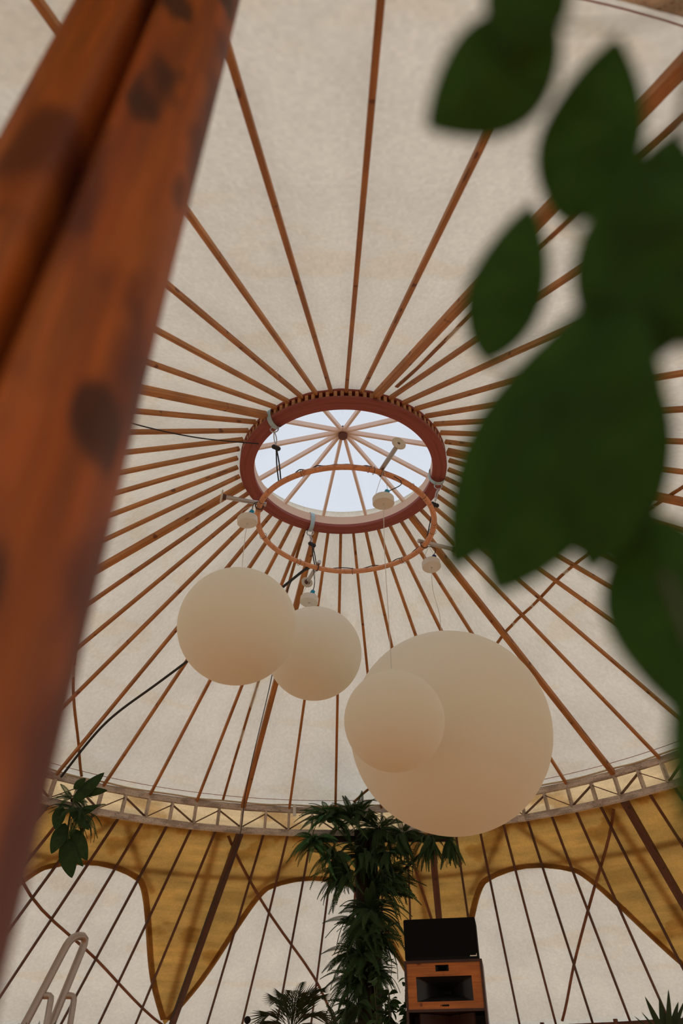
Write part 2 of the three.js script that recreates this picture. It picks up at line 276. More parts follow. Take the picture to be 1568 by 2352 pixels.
/* ------------------------------------------------ skirt: canvas, poles, star canopy over it */
{
  const skirt = struct('wall_skirt', 'sloping white canvas skirt on dark poles under a tan star shaped canopy', 'canvas wall');
  obj('skirt_canvas', sheet((u, v) => { const i = u * 48; return skirtPoint(i, v * (DROP + 0.04), 0.05); }, 384, 12, 38, 3.5), M.wallCanvas, skirt);
  for (let k = 0; k < 96; k++) {
    const i = k / 2, fat = k % 8 === 4, w = fat ? 0.08 : 0.027, n = skirtPoint(i, 0.5, 1).sub(skirtPoint(i, 0.5, 0)), off = 0.03 - w / 2;
    const a = polePoint(i, -0.03).addScaledVector(n, off), b = polePoint(i, DROP + 0.02).addScaledVector(n, off);
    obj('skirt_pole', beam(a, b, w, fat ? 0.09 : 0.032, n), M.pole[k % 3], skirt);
  }
  const strip = (pts, w, h, mat) => { const gs = []; let last = null; const c = curve(pts.map(([i, d]) => V(i, d, 0))); for (let k = 0; k <= 20; k++) { const q = c.getPoint(k / 20), p = skirtPoint(q.x, q.y, 0.04), n = skirtPoint(q.x, q.y, 1).sub(skirtPoint(q.x, q.y, 0)); if (last) gs.push(beam(last, p, w, h, n, 0.05)); last = p; } obj('brace_batten', gs, mat, skirt); };
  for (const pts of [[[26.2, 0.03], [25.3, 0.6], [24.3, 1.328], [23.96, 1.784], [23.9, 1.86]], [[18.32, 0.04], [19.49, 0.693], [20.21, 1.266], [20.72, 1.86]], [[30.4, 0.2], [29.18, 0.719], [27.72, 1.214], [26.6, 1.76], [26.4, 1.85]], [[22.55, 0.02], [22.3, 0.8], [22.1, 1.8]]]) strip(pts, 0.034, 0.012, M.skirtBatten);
  // star canopy: twelve petals with scalloped lower edges
  const star = struct('wall_canopy', 'tan star shaped canvas canopy with scalloped arches around the tent', 'canopy');
  const EDGE = [[0, 0.4], [0.3, 0.413], [0.6, 0.45], [0.85, 0.505], [1.02, 0.615], [1.25, 0.86], [1.65, 1.42], [1.9, 1.74], [2, 1.84]];
  const edge = (a) => lerpTable(EDGE, Math.abs(a));
  const ribbon = (pts, w, off, n = 24) => { const c = curve(pts.map(([i, d]) => V(i, d, 0))); return sheet((u, v) => { const q = c.getPoint(u), t = c.getTangent(u), k = Math.PI / 24 * (RB + q.y * SLOPE), sx = t.x * k, sy = t.y * NS, L = Math.hypot(sx, sy); const e = (v - 0.5) * w; return skirtPoint(q.x - sy / L * e / k, q.y + sx / L * e / NS, off); }, n, 1, 3, w); };
  for (let m = 0; m < 12; m++) {
    const c = 0.4 + 4 * m;
    const pan = obj('canopy_panel', sheet((u, v) => { const a = mix(-2, 2, u); return skirtPoint(c + a, mix(0, edge(a), v), 0.043); }, 48, 10, 1, 1, (u, v) => [(c + mix(-2, 2, u)) * Math.PI / 24 * (RB + 0.8), mix(0, edge(mix(-2, 2, u)), v) * NS]), M.tanCanvas, star);
    for (const s of [-1, 1]) obj('hem', ribbon([0, 0.3, 0.6, 0.85, 1.02, 1.25, 1.65, 1.97].map((a) => [c + s * a, edge(a) - 0.022]), 0.08, 0.0462, 40), M.hem, pan);
    obj('strap', ribbon([[c - 2, 0.4], [c, 0.385], [c + 2, 0.4]], 0.08, 0.085), M.strapCloth, pan);
    obj('strap', ribbon([[c + 2, 0.02], [c + 2, 1.8]], 0.09, 0.085), M.strapCloth, pan);
    for (const s of [-1, 1]) obj('strap', ribbon([[c + s * 0.12, 0.02], [c + s * 1.15, 0.58]], 0.08, 0.085), M.strapCloth, pan);
  }
  // upright outer wall and its eave beam, mostly below the frame
  const rE = RB + DROP * SLOPE, wall = struct('wall_outer', 'glazed upright outer wall below the eave', 'glass wall');
for (let k = 0; k < 48; k++) {
    const e0 = skirtPoint(k, DROP, 0.03), e1 = skirtPoint(k + 1, DROP, 0.03);
    obj('pane', sheet((u, v) => { const p = e0.clone().lerp(e1, u); return V(p.x, mix(0.12, p.y, v), p.z); }, 1, 1), M.glass, wall);
    obj('mullion', beam(V(e0.x, -0.05, e0.z), e0, 0.05, 0.07, V(e0.x, 0, e0.z)), M.pole[k % 3], wall);
    obj('sill_board', beam(V(e0.x, 0.06, e0.z), V(e1.x, 0.06, e1.z), 0.05, 0.14), M.pole[k % 3], wall);
  }
  const eave = struct('trim_1', 'dark timber eave beam at the foot of the canvas skirt', 'beam');
  for (let i = 0; i < 48; i++) obj('eave_board', beam(skirtPoint(i, DROP + 0.03, -0.03), skirtPoint(i + 1, DROP + 0.03, -0.03), 0.05, 0.1), M.pole[i % 3], eave);
}
/* ------------------------------------------------ columns */
function logGeo(base, lean, height, R, groove, nu = 160, nv = 60) {
  return sheet((u, v) => {
    const th = u * Math.PI * 2, y = v * height, d = Math.atan2(Math.sin(th - groove), Math.cos(th - groove));
    const r = R * (1 + 0.035 * Math.sin(3 * th + y * 1.1) + 0.02 * Math.sin(5 * th - y * 2.3)) - 0.07 * Math.exp(-((d / 0.085) ** 2)) * ss(0, 0.3, v);
    return V(base.x + lean.x * v + r * Math.sin(th), base.y + y, base.z + lean.z * v + r * Math.cos(th));
  }, nu, nv, 1, height / 1.3);
}
{
  const az = 31.9 * Math.PI / 180, d = 0.8, bx = -d * Math.sin(az), bz = EYE.z - d * Math.cos(az), top = H + 2.52;
  const post = thing('log_column', 'big orange brown log column with a dark crack, out of focus close by', 'column');
  const toEye = Math.atan2(-bx, EYE.z - bz);
  obj('trunk', logGeo(V(bx - 0.035, 0, bz), V(0.075, 0, 0.01), top, 0.152, toEye - 0.22), M.log, post);
}
/* ------------------------------------------------ plants: shared leaf and frond shapes */
function lamina(L, W, { fold = 0.25, bend = 0.25, power = 0.8, nu = 8, nv = 14, wave = 0 } = {}) {    // along +z, flat face up (+y)
  return sheet((u, v) => { const s = (u - 0.5) * 2, w = W * Math.pow(Math.sin(Math.PI * Math.pow(clamp(v, 0, 1), power)), 0.75) * (1 - 0.25 * v * v); const x = s * w, a = bend * v; return V(x, Math.abs(s) * w * fold - bend * L * v * v * 0.5 + wave * Math.sin(v * 9 + s * 2), L * v * (1 - 0.12 * a * a)); }, nu, nv);
}
function frondGeo(L, W, n, droop, rise, { slant = 0.25, leafW = 0.8, hang = 0.15, power = 0.7, tubeR = 0.004 } = {}) {
  const P = (s) => V(0, L * (rise * s - droop * s * s), L * s * (1 - 0.32 * droop * s)), pos = [], uv = [], idx = []; let k = 0;
  for (let i = 1; i <= n; i++) {
    const s = 0.1 + 0.9 * i / n, p = P(s), q = P(Math.min(1, s + 0.01)).sub(P(s - 0.01)).normalize(), prof = Math.pow(Math.sin(Math.PI * Math.pow(clamp(s * 0.93 + 0.03, 0, 1), power)), 0.8), l = Math.max(0.012, W * prof), hw = L / n * 0.5 * leafW;
    for (const sd of [-1, 1]) {
      const out = V(sd, 0, 0).addScaledVector(q, slant + 0.4 * s * slant).normalize(), tip = p.clone().addScaledVector(out, l); tip.y -= hang * l;
      const mid = p.clone().lerp(tip, 0.42); mid.y += hang * l * 0.22;
      const a = mid.clone().addScaledVector(q, hw), b = mid.clone().addScaledVector(q, -hw);
      for (const [w, uu] of [[p, 0], [a, 0.4], [tip, 1], [b, 0.4]]) { pos.push(w.x, w.y, w.z); uv.push(uu, s); }
      idx.push(k, k + 1, k + 2, k, k + 2, k + 3); k += 4;
    }
  }
  const stem = new THREE.TubeGeometry(curve(Array.from({ length: 7 }, (_, i) => P(i / 6))), 10, tubeR, 4);
  return mergeGeometries([quadGeo(pos, uv, idx).toNonIndexed(), stem.toNonIndexed()]);
}
const FERN = [[0.44, 0.052, 30, 0.5, 0.3], [0.52, 0.056, 34, 0.7, 0.35], [0.4, 0.05, 28, 0.35, 0.4], [0.52, 0.052, 34, 0.9, 0.3], [0.34, 0.046, 26, 0.6, 0.5]].map((a) => frondGeo(...a, { leafW: 0.85, hang: 0.1 }));
const HANG = [[0.42, 0.045, 24, 0.2, 0.02], [0.34, 0.04, 22, 0.1, 0.0]].map((a) => frondGeo(...a, { leafW: 0.9, hang: 0.05 }));
const turnTo = (m, yaw, pitch, roll = 0) => { m.rotation.order = 'YXZ'; m.rotation.set(pitch, yaw, roll); return m; };
function fern(p, label, n, { group = 'ferns on the column', size = 1, spread = Math.PI, facing = 0, hang = 0, bright = 0, up = 0 } = {}) {
  const t = thing('fern', label, 'fern', group); t.position.copy(p);
  obj('root_ball', new THREE.IcosahedronGeometry(0.05 * size, 1).scale(1, 0.8, 1).translate(0, 0, -0.05), M.soil, t);
  for (let k = 0; k < n; k++) {
    const yaw = facing + spread * (2 * (k + 0.5 + rr(-0.4, 0.4)) / n - 1), h = rnd() < hang;
    const m = obj('frond', h ? HANG[k % 2] : FERN[Math.floor(rnd() * 5)], rnd() < bright ? M.fernBright : M.fern[Math.floor(rnd() * 3)], t);
    turnTo(m, yaw, h ? rr(0.9, 1.35) : rr(-0.5, 0.75) - up, rr(-0.9, 0.9)); m.scale.setScalar(size * rr(0.75, 1.15));
  }
  return t;
}
/* fern column on the far side of the ring */
const AWAY = 10.15;
{
  const c = atAway(846, 2200, AWAY), col2 = thing('fern_column', 'dark log column overgrown with ferns below the lattice ring', 'column');
  obj('trunk', logGeo(V(c.x, 0, c.z), V(0, 0, 0), HB + 0.02, 0.14, 0.3, 40, 40), M.trunk, col2);
  for (const [px, py] of [[712, 1932], [1000, 1930]]) { const e = atAway(px, py, AWAY), s = atAway(845, 2075, AWAY); obj('brace_arm', beam(s, e, 0.03, 0.035), M.trunk, col2); }
  obj('cross_arm', beam(atAway(715, 1928, AWAY), atAway(1040, 1926, AWAY), 0.06, 0.07), M.trunk, col2);
  const spots = [
    [724, 1935, 0.85, 'leftmost fern in the crown of the fern column, lighter green', { bright: 0.6, spread: 2.2 }],
    [758, 1880, 1.0, 'fern reaching above the ring beside the white clip', { bright: 0.4 }],
    [812, 1885, 1.0, 'upright fern at the top of the fern column', { up: 0.35 }],
    [868, 1905, 1.0, 'fern at the top right of the fern column, left of the big globe', { hang: 0.3 }],
    [925, 1915, 0.95, 'fern just under the left edge of the big globe', { hang: 0.4 }],
    [985, 1922, 0.9, 'fern under the bottom of the big globe', { hang: 0.7 }],
    [1030, 1925, 0.85, 'rightmost fern on the cross arm with hanging fronds', { hang: 0.85 }],
    [775, 1965, 0.95, 'fern hanging at the left under the crown of the fern column', { hang: 0.4, bright: 0.15 }],
    [835, 1965, 1.0, 'dense fern at the head of the dark trunk', { hang: 0.3 }],
    [888, 1960, 0.95, 'fern hanging at the right under the crown of the fern column', { hang: 0.45 }],
    [858, 2045, 1.15, 'fern with long fronds spreading right above the speaker', { facing: 1.3, spread: 1.0, up: 0.3 }],
    [850, 2095, 1.15, 'fern halfway down the trunk beside the tan canopy tip', { facing: 0.5, spread: 2.0, up: 0.2 }],
    [835, 2130, 1.0, 'drooping fern below the middle of the trunk', { facing: -0.7, spread: 2.2 }],
    [830, 2195, 1.0, 'fern on the trunk level with the black cabinet', { facing: -1.2, spread: 1.8 }],
    [828, 2255, 0.9, 'fern low on the trunk level with the orange panel', { facing: -1.3, spread: 1.6 }],
    [800, 2012, 0.95, 'fern on the left of the trunk just above the white arch', { facing: -1.1, spread: 1.4 }],
    [884, 2005, 0.9, 'fern on the right of the trunk under the brace', { facing: 1.1, spread: 1.4 }],
    [862, 2160, 0.85, 'fern on the right of the trunk level with the top of the black cabinet', { facing: 1.2, spread: 1.4 }],
    [856, 2235, 0.75, 'small fern on the right of the trunk above the shrub', { facing: 1.1, spread: 1.5 }],
    [822, 2320, 0.9, 'lowest fern on the trunk between the palms', { facing: -1.2, spread: 1.8 }],
  ];
  for (const [x, y, s, label, o] of spots) fern(atAway(x, y, AWAY - 0.2), label, 44, { size: s, spread: 2.2, ...o });
}
/* plants on the ring at the left, behind the log column */
{
  const c = atAway(165, 1880, 10.3);
  fern(atAway(180, 1872, 9.35), 'fern hanging from the ring beside the log column, with broad leaves', 30, { group: 'ferns at the ring by the log column', size: 0.8, facing: 0.8, spread: 2, hang: 0.35 });
  fern(atAway(165, 1835, 9.45), 'small fern on top of the ring next to the log column', 24, { group: 'ferns at the ring by the log column', size: 0.65, facing: 0.8, spread: 2.4, bright: 0.2 });
  const t = thing('rubber_plant', 'dark broad leaved plant hanging on the ring beside the log column', 'plant');
  const dd = 9.62;
  for (const [bx, by, tx, ty, w] of [[165, 1842, 238, 1774, 0.075], [178, 1822, 246, 1816, 0.05], [148, 1925, 164, 2016, 0.1], [165, 1905, 199, 1976, 0.085], [150, 1890, 118, 1960, 0.08], [170, 1870, 225, 1850, 0.05], [160, 1850, 205, 1905, 0.06], [140, 1850, 128, 1905, 0.07], [168, 1812, 196, 1788, 0.045], [150, 1935, 190, 1990, 0.05]])
    obj('leaf', leafBetween(at(bx, by, dd), at(tx, ty, dd - 0.15), w, rr(-0.5, 0.5)), M.rubber, t);
  obj('stem', tube([at(150, 1960, dd + 0.02), at(158, 1890, dd), at(170, 1835, dd)], 0.012, 12, 6), M.stem, t);
}
function leafBetween(b, t, w, roll = 0, { fold = 0.18, cup = 0.1, power = 0.8, blunt = 0.75, nu = 10, nv = 22, wave = 0.02 } = {}) {
  const ax = t.clone().sub(b), L = ax.length(); ax.normalize();
  let n = EYE.clone().sub(b.clone().lerp(t, 0.5)).normalize(); n.addScaledVector(ax, -n.dot(ax)).normalize().applyAxisAngle(ax, roll);
  const s = ax.clone().cross(n);
  return sheet((u, v) => { const q = (u - 0.5) * 2, e = Math.pow(Math.max(0, Math.sin(Math.PI * Math.pow(v, power))), blunt), ww = w * e; return b.clone().addScaledVector(ax, L * v).addScaledVector(s, q * ww).addScaledVector(n, -Math.abs(q) * ww * fold - cup * L * Math.pow(v - 0.35, 2) + wave * w * Math.sin(v * 11 + q * 2.5)); }, nu, nv);
}
/* potted plants at the foot of the picture */
function pot(t, x, z, r, h) { const g = new THREE.LatheGeometry([[0.001, 0], [r * 0.72, 0], [r, h * 0.92], [r * 1.06, h * 0.92], [r * 1.06, h], [r * 0.94, h], [r * 0.9, h * 0.88], [0.001, h * 0.88]].map(([a, b]) => new THREE.Vector2(a, b)), 32); obj('pot', g.translate(x, 0, z), M.pot, t); }
const PALM = [[0.6, 0.28, 13, 0.75, 0.9], [0.52, 0.26, 12, 0.55, 1.1], [0.66, 0.28, 14, 1.0, 0.75], [0.46, 0.22, 12, 0.9, 0.6]].map((a) => frondGeo(...a, { slant: 1.9, leafW: 0.34, hang: 0.25, power: 0.55, tubeR: 0.005 }));
function palm(px, py, away, label, n, size, yaw0) {
  const c = atAway(px, py, away), t = thing('potted_palm', label, 'palm'); pot(t, c.x, c.z, 0.22, 0.4);
  for (let k = 0; k < 4; k++) obj('stem', tube([V(c.x + 0.05 * Math.cos(k * 1.6), 0.34, c.z + 0.05 * Math.sin(k * 1.6)), V(c.x + 0.03 * Math.cos(k * 1.6), c.y * 0.6, c.z), V(c.x + 0.03 * Math.sin(k), c.y + 0.02, c.z)], 0.014, 10, 6), M.stem, t);
  for (let k = 0; k < n; k++) { const m = obj('frond', PALM[k % 4], M.palm, t); m.position.copy(c); turnTo(m, yaw0 + k * 2.4 + rr(-0.3, 0.3), rr(-0.75, 0.0), rr(-0.3, 0.3)); m.scale.setScalar(size * rr(0.8, 1.1)); }
}
palm(668, 2378, 8.1, 'feathery potted palm, its fronds fanning up left of the fern column', 18, 0.95, 0.4);
palm(776, 2405, 9.45, 'smaller potted palm at the foot of the fern column', 11, 0.72, 1.1);
{
  const t = thing('leafy_shrub', 'bushy small leaved shrub between the fern column and the speaker', 'shrub'), c = atAway(895, 2352, 9.0); pot(t, c.x, c.z, 0.2, 0.36);
  const leaf = lamina(0.11, 0.038, { bend: 0.5, nu: 4, nv: 6 });
  for (let k = 0; k < 14; k++) {
    const top = atAway(898 + rr(-46, 46), 2240 + Math.abs(rr(-1, 1)) * 90, 9.0 + rr(-0.2, 0.2)), mid = V(mix(c.x, top.x, 0.6), mix(0.3, top.y, 0.55), mix(c.z, top.z, 0.6)), cv = curve([V(c.x, 0.3, c.z), mid, top]);
    obj('stem', new THREE.TubeGeometry(cv, 14, 0.006, 5), M.stem, t);
    for (let q = 0; q < 22; q++) { const m = obj('leaf', leaf, M.fern[q % 3], t); m.position.copy(cv.getPoint(mix(0.5, 1, q / 21))); turnTo(m, rr(0, 6.28), rr(-0.6, 0.7), rr(-0.6, 0.6)); m.scale.setScalar(rr(0.7, 1.35)); }
  }
}
{
  const t = thing('dracaena', 'spiky potted plant with sword shaped leaves in the bottom right corner', 'plant'), away = 6.6, c = atAway(1535, 2400, away); pot(t, c.x, c.z, 0.2, 0.36);
  obj('stem', tube([V(c.x, 0.3, c.z), V(c.x + 0.02, c.y * 0.6, c.z), c], 0.02, 10, 8), M.stem, t);
  for (const [x, y, w] of [[1480, 2289, 0.022], [1514, 2290, 0.028], [1537, 2271, 0.02], [1556, 2297, 0.022], [1452, 2332, 0.009], [1470, 2322, 0.01], [1500, 2326, 0.012], [1590, 2310, 0.016], [1575, 2285, 0.014], [1450, 2348, 0.009]])
    obj('leaf', leafBetween(c.clone(), atAway(x, y, away + rr(-0.12, 0.12)), w, rr(-0.6, 0.6), { cup: 0.18, power: 0.7, nu: 4 }), M.palm, t);
  const t2 = thing('agave', 'plant with thin dark leaf tips in the bottom left corner', 'plant'), c2 = atAway(70, 2425, 5.2); pot(t2, c2.x, c2.z, 0.18, 0.34);
  obj('stem', tube([V(c2.x, 0.3, c2.z), V(c2.x, c2.y * 0.6, c2.z), c2], 0.018, 8, 8), M.stem, t2);
  for (const [x, y, w] of [[42, 2348, 0.01], [92, 2340, 0.009], [130, 2348, 0.012], [60, 2344, 0.008], [160, 2350, 0.01]]) obj('leaf', leafBetween(c2.clone(), atAway(x, y, 5.2 + rr(-0.1, 0.1)), w, rr(-0.5, 0.5), { cup: 0.15, nu: 4 }), M.palm, t2);
  const b = atAway(568, 2343, 7.4), lamp = thing('finial_pole', 'thin pole with a small dark ball on top beside the palm', 'pole');
  obj('ball', new THREE.SphereGeometry(0.027, 20, 14).translate(b.x, b.y, b.z), M.black, lamp);
  obj('pole', rod(V(b.x, 0.02, b.z), V(b.x, b.y - 0.02, b.z), 0.008), M.black, lamp);
  obj('foot', new THREE.CylinderGeometry(0.14, 0.15, 0.03, 32).translate(b.x, 0.015, b.z), M.black, lamp);
}
/* ------------------------------------------------ steel hand rail at the left */
{
  const away = 6.4, P = (x, y, d = 0) => atAway(x, y, away + d), t = thing('handrail_frame', 'bent steel handrail frame with a rounded top at the lower left', 'handrail');
  const bar = (corners, r, name) => {            // straight runs joined by round bends
    const pts = [];
    corners.forEach((c, i) => {
      if (!i || i === corners.length - 1) return pts.push(c);
      const p = corners[i - 1], n = corners[i + 1], k = Math.min(r, 0.45 * c.distanceTo(p), 0.45 * c.distanceTo(n)), A = c.clone().lerp(p, k / c.distanceTo(p)), B = c.clone().lerp(n, k / c.distanceTo(n));
      const last = pts[pts.length - 1]; for (let q = 1; q < 6; q++) pts.push(last.clone().lerp(A, q / 6));
      for (let q = 0; q <= 6; q++) { const t = q / 6; pts.push(A.clone().multiplyScalar((1 - t) ** 2).addScaledVector(c, 2 * t * (1 - t)).addScaledVector(B, t * t)); }
    });
    return obj(name, tube(pts, name === 'top_loop' ? 0.027 : 0.021, 140, 12), M.rail, t);
  };
  const down = (p, q) => p.clone().addScaledVector(q.clone().sub(p), (p.y - 0.02) / (p.y - q.y));   // run the leg on to the floor
  const a1 = P(164, 2150), a2 = P(58, 2352), b1 = P(201, 2150, 0.12), b2 = P(118, 2352, 0.12);
  bar([down(a1, a2), a1, b1, down(b1, b2)], 0.09, 'top_loop');
  const c1 = P(100, 2287), c2 = P(118, 2287), c3 = P(113, 2352), e1 = P(148, 2287, 0.12), e2 = P(171, 2287, 0.12), e3 = P(170, 2352, 0.12);
  bar([c1, c2, V(c3.x, 0.02, c3.z)], 0.08, 'side_branch');
  bar([e1, e2, V(e3.x, 0.02, e3.z)], 0.08, 'side_branch');
}
/* ------------------------------------------------ loudspeakers */
{
  const away = 8.5, c = atAway(1016, 2205, away), yaw = -0.17, w = 0.70, depth = 0.5;
  const place = (o, y) => { o.position.set(c.x, y, c.z); o.rotation.y = yaw; };
  const tb = atAway(1016, 2205, away).y, horn = thing('horn_speaker', 'wooden horn loudspeaker with an orange front panel and dark cabinet', 'loudspeaker');
  const bh = 0.395, bodyH = 1.05; place(horn, tb - bh - 0.0);       // origin at the foot of the orange panel
  const th = 0.022, ext = (a, b, cc, d2, z0, z1) => beam(V((a + b) / 2, (cc + d2) / 2, z0), V((a + b) / 2, (cc + d2) / 2, z1), b - a, d2 - cc, V(0, 1, 0), 0.03);
  obj('side_panel', ext(-w / 2 - th, -w / 2, -bodyH, bh, -depth, 0.012), M.cabinet, horn);
  obj('side_panel', ext(w / 2, w / 2 + th, -bodyH, bh, -depth, 0.012), M.cabinet, horn);
  obj('top_panel', ext(-w / 2, w / 2, bh - th, bh, -depth, 0.012), M.cabinet, horn);
  obj('back_panel', ext(-w / 2, w / 2, -bodyH, bh - th, -depth, -depth + 0.02), M.cabinet, horn);
  // front panel with two real openings
  const sh = new THREE.Shape(); sh.moveTo(-w / 2, 0); sh.lineTo(w / 2, 0); sh.lineTo(w / 2, bh - th); sh.lineTo(-w / 2, bh - th); sh.closePath();
  const hole = (x0, x1, y0, y1) => { const p = new THREE.Path(); p.moveTo(x0, y0); p.lineTo(x0, y1); p.lineTo(x1, y1); p.lineTo(x1, y0); p.closePath(); sh.holes.push(p); };
  hole(-0.265, 0.26, 0.06, 0.262); hole(-0.075, 0.052, 0.302, 0.356);
  const front = obj('front_panel', new THREE.ExtrudeGeometry(sh, { depth: 0.018, bevelEnabled: false }).translate(0, 0, -0.018), M.baffle, horn);
  const flare = (x0, x1, y0, y1, d, k) => sheet((u, v) => { const th2 = u * 4, e = Math.floor(Math.min(th2, 3.999)), f = th2 - e, cs = [[x0, y0], [x1, y0], [x1, y1], [x0, y1]], A = cs[e], B = cs[(e + 1) % 4], x = mix(A[0], B[0], f), y = mix(A[1], B[1], f), q = 1 - k * Math.pow(v, 0.6), mx = (x0 + x1) / 2, my = (y0 + y1) / 2; return V(mx + (x - mx) * q, my + (y - my) * q, -0.016 - d * v); }, 32, 6);
  obj('midrange_horn', flare(-0.265, 0.26, 0.06, 0.262, 0.3, 0.85), M.horn, front);
  obj('tweeter_horn', flare(-0.075, 0.052, 0.302, 0.356, 0.1, 0.8), M.horn, front);
  obj('badge', [ext(-0.035, 0.03, 0.02, 0.034, 0, 0.004), ext(-0.05, -0.042, 0.022, 0.032, 0, 0.004)], M.black, front);
  obj('shelf', ext(-w / 2, w / 2, -th, 0, -depth + 0.02, 0.004), M.cabinet, horn);
  // folded bass bin: two splayed boards meeting at a ridge
  obj('bass_ridge', [...[-1, 1].map((s) => { const g = new THREE.BoxGeometry(0.36, bodyH - 0.04, 0.018); return g.rotateY(-s * 0.78).translate(s * 0.125, -bodyH / 2 - 0.01, -0.17); })], M.cabinet, horn);
  obj('bottom_panel', ext(-w / 2, w / 2, -bodyH, -bodyH + th, -depth + 0.02, 0.012), M.cabinet, horn);
  const top = thing('black_cabinet', 'black grille cloth cabinet standing on the horn loudspeaker', 'loudspeaker'); place(top, tb);
  const w2 = 0.7, h2 = 0.36;
  obj('cabinet_body', ext(-w2 / 2 - 0.01, w2 / 2 - 0.005, 0.002, h2, -0.42, -0.012), M.black, top);
  obj('grille', ext(-w2 / 2, w2 / 2 - 0.015, 0.03, h2 - 0.008, -0.012, 0.004), M.grille, top);
  obj('plinth', ext(-w2 / 2 + 0.04, w2 / 2 - 0.01, 0.0, 0.03, -0.03, 0.002), M.black, top);
  obj('label_plate', [ext(w2 / 2 - 0.085, w2 / 2 - 0.02, 0.022, 0.031, 0.004, 0.007), ext(w2 / 2 - 0.026, w2 / 2 - 0.02, 0.031, 0.045, 0.004, 0.007)], M.white, top);
  const st = thing('stage_box', 'dark platform carrying the horn loudspeaker', 'platform'); place(st, 0);
  const hgt = tb - bh - bodyH; obj('platform', ext(-0.4, 0.4, 0.0, hgt - 0.002, -0.56, 0.06), M.cabinet, st);
}
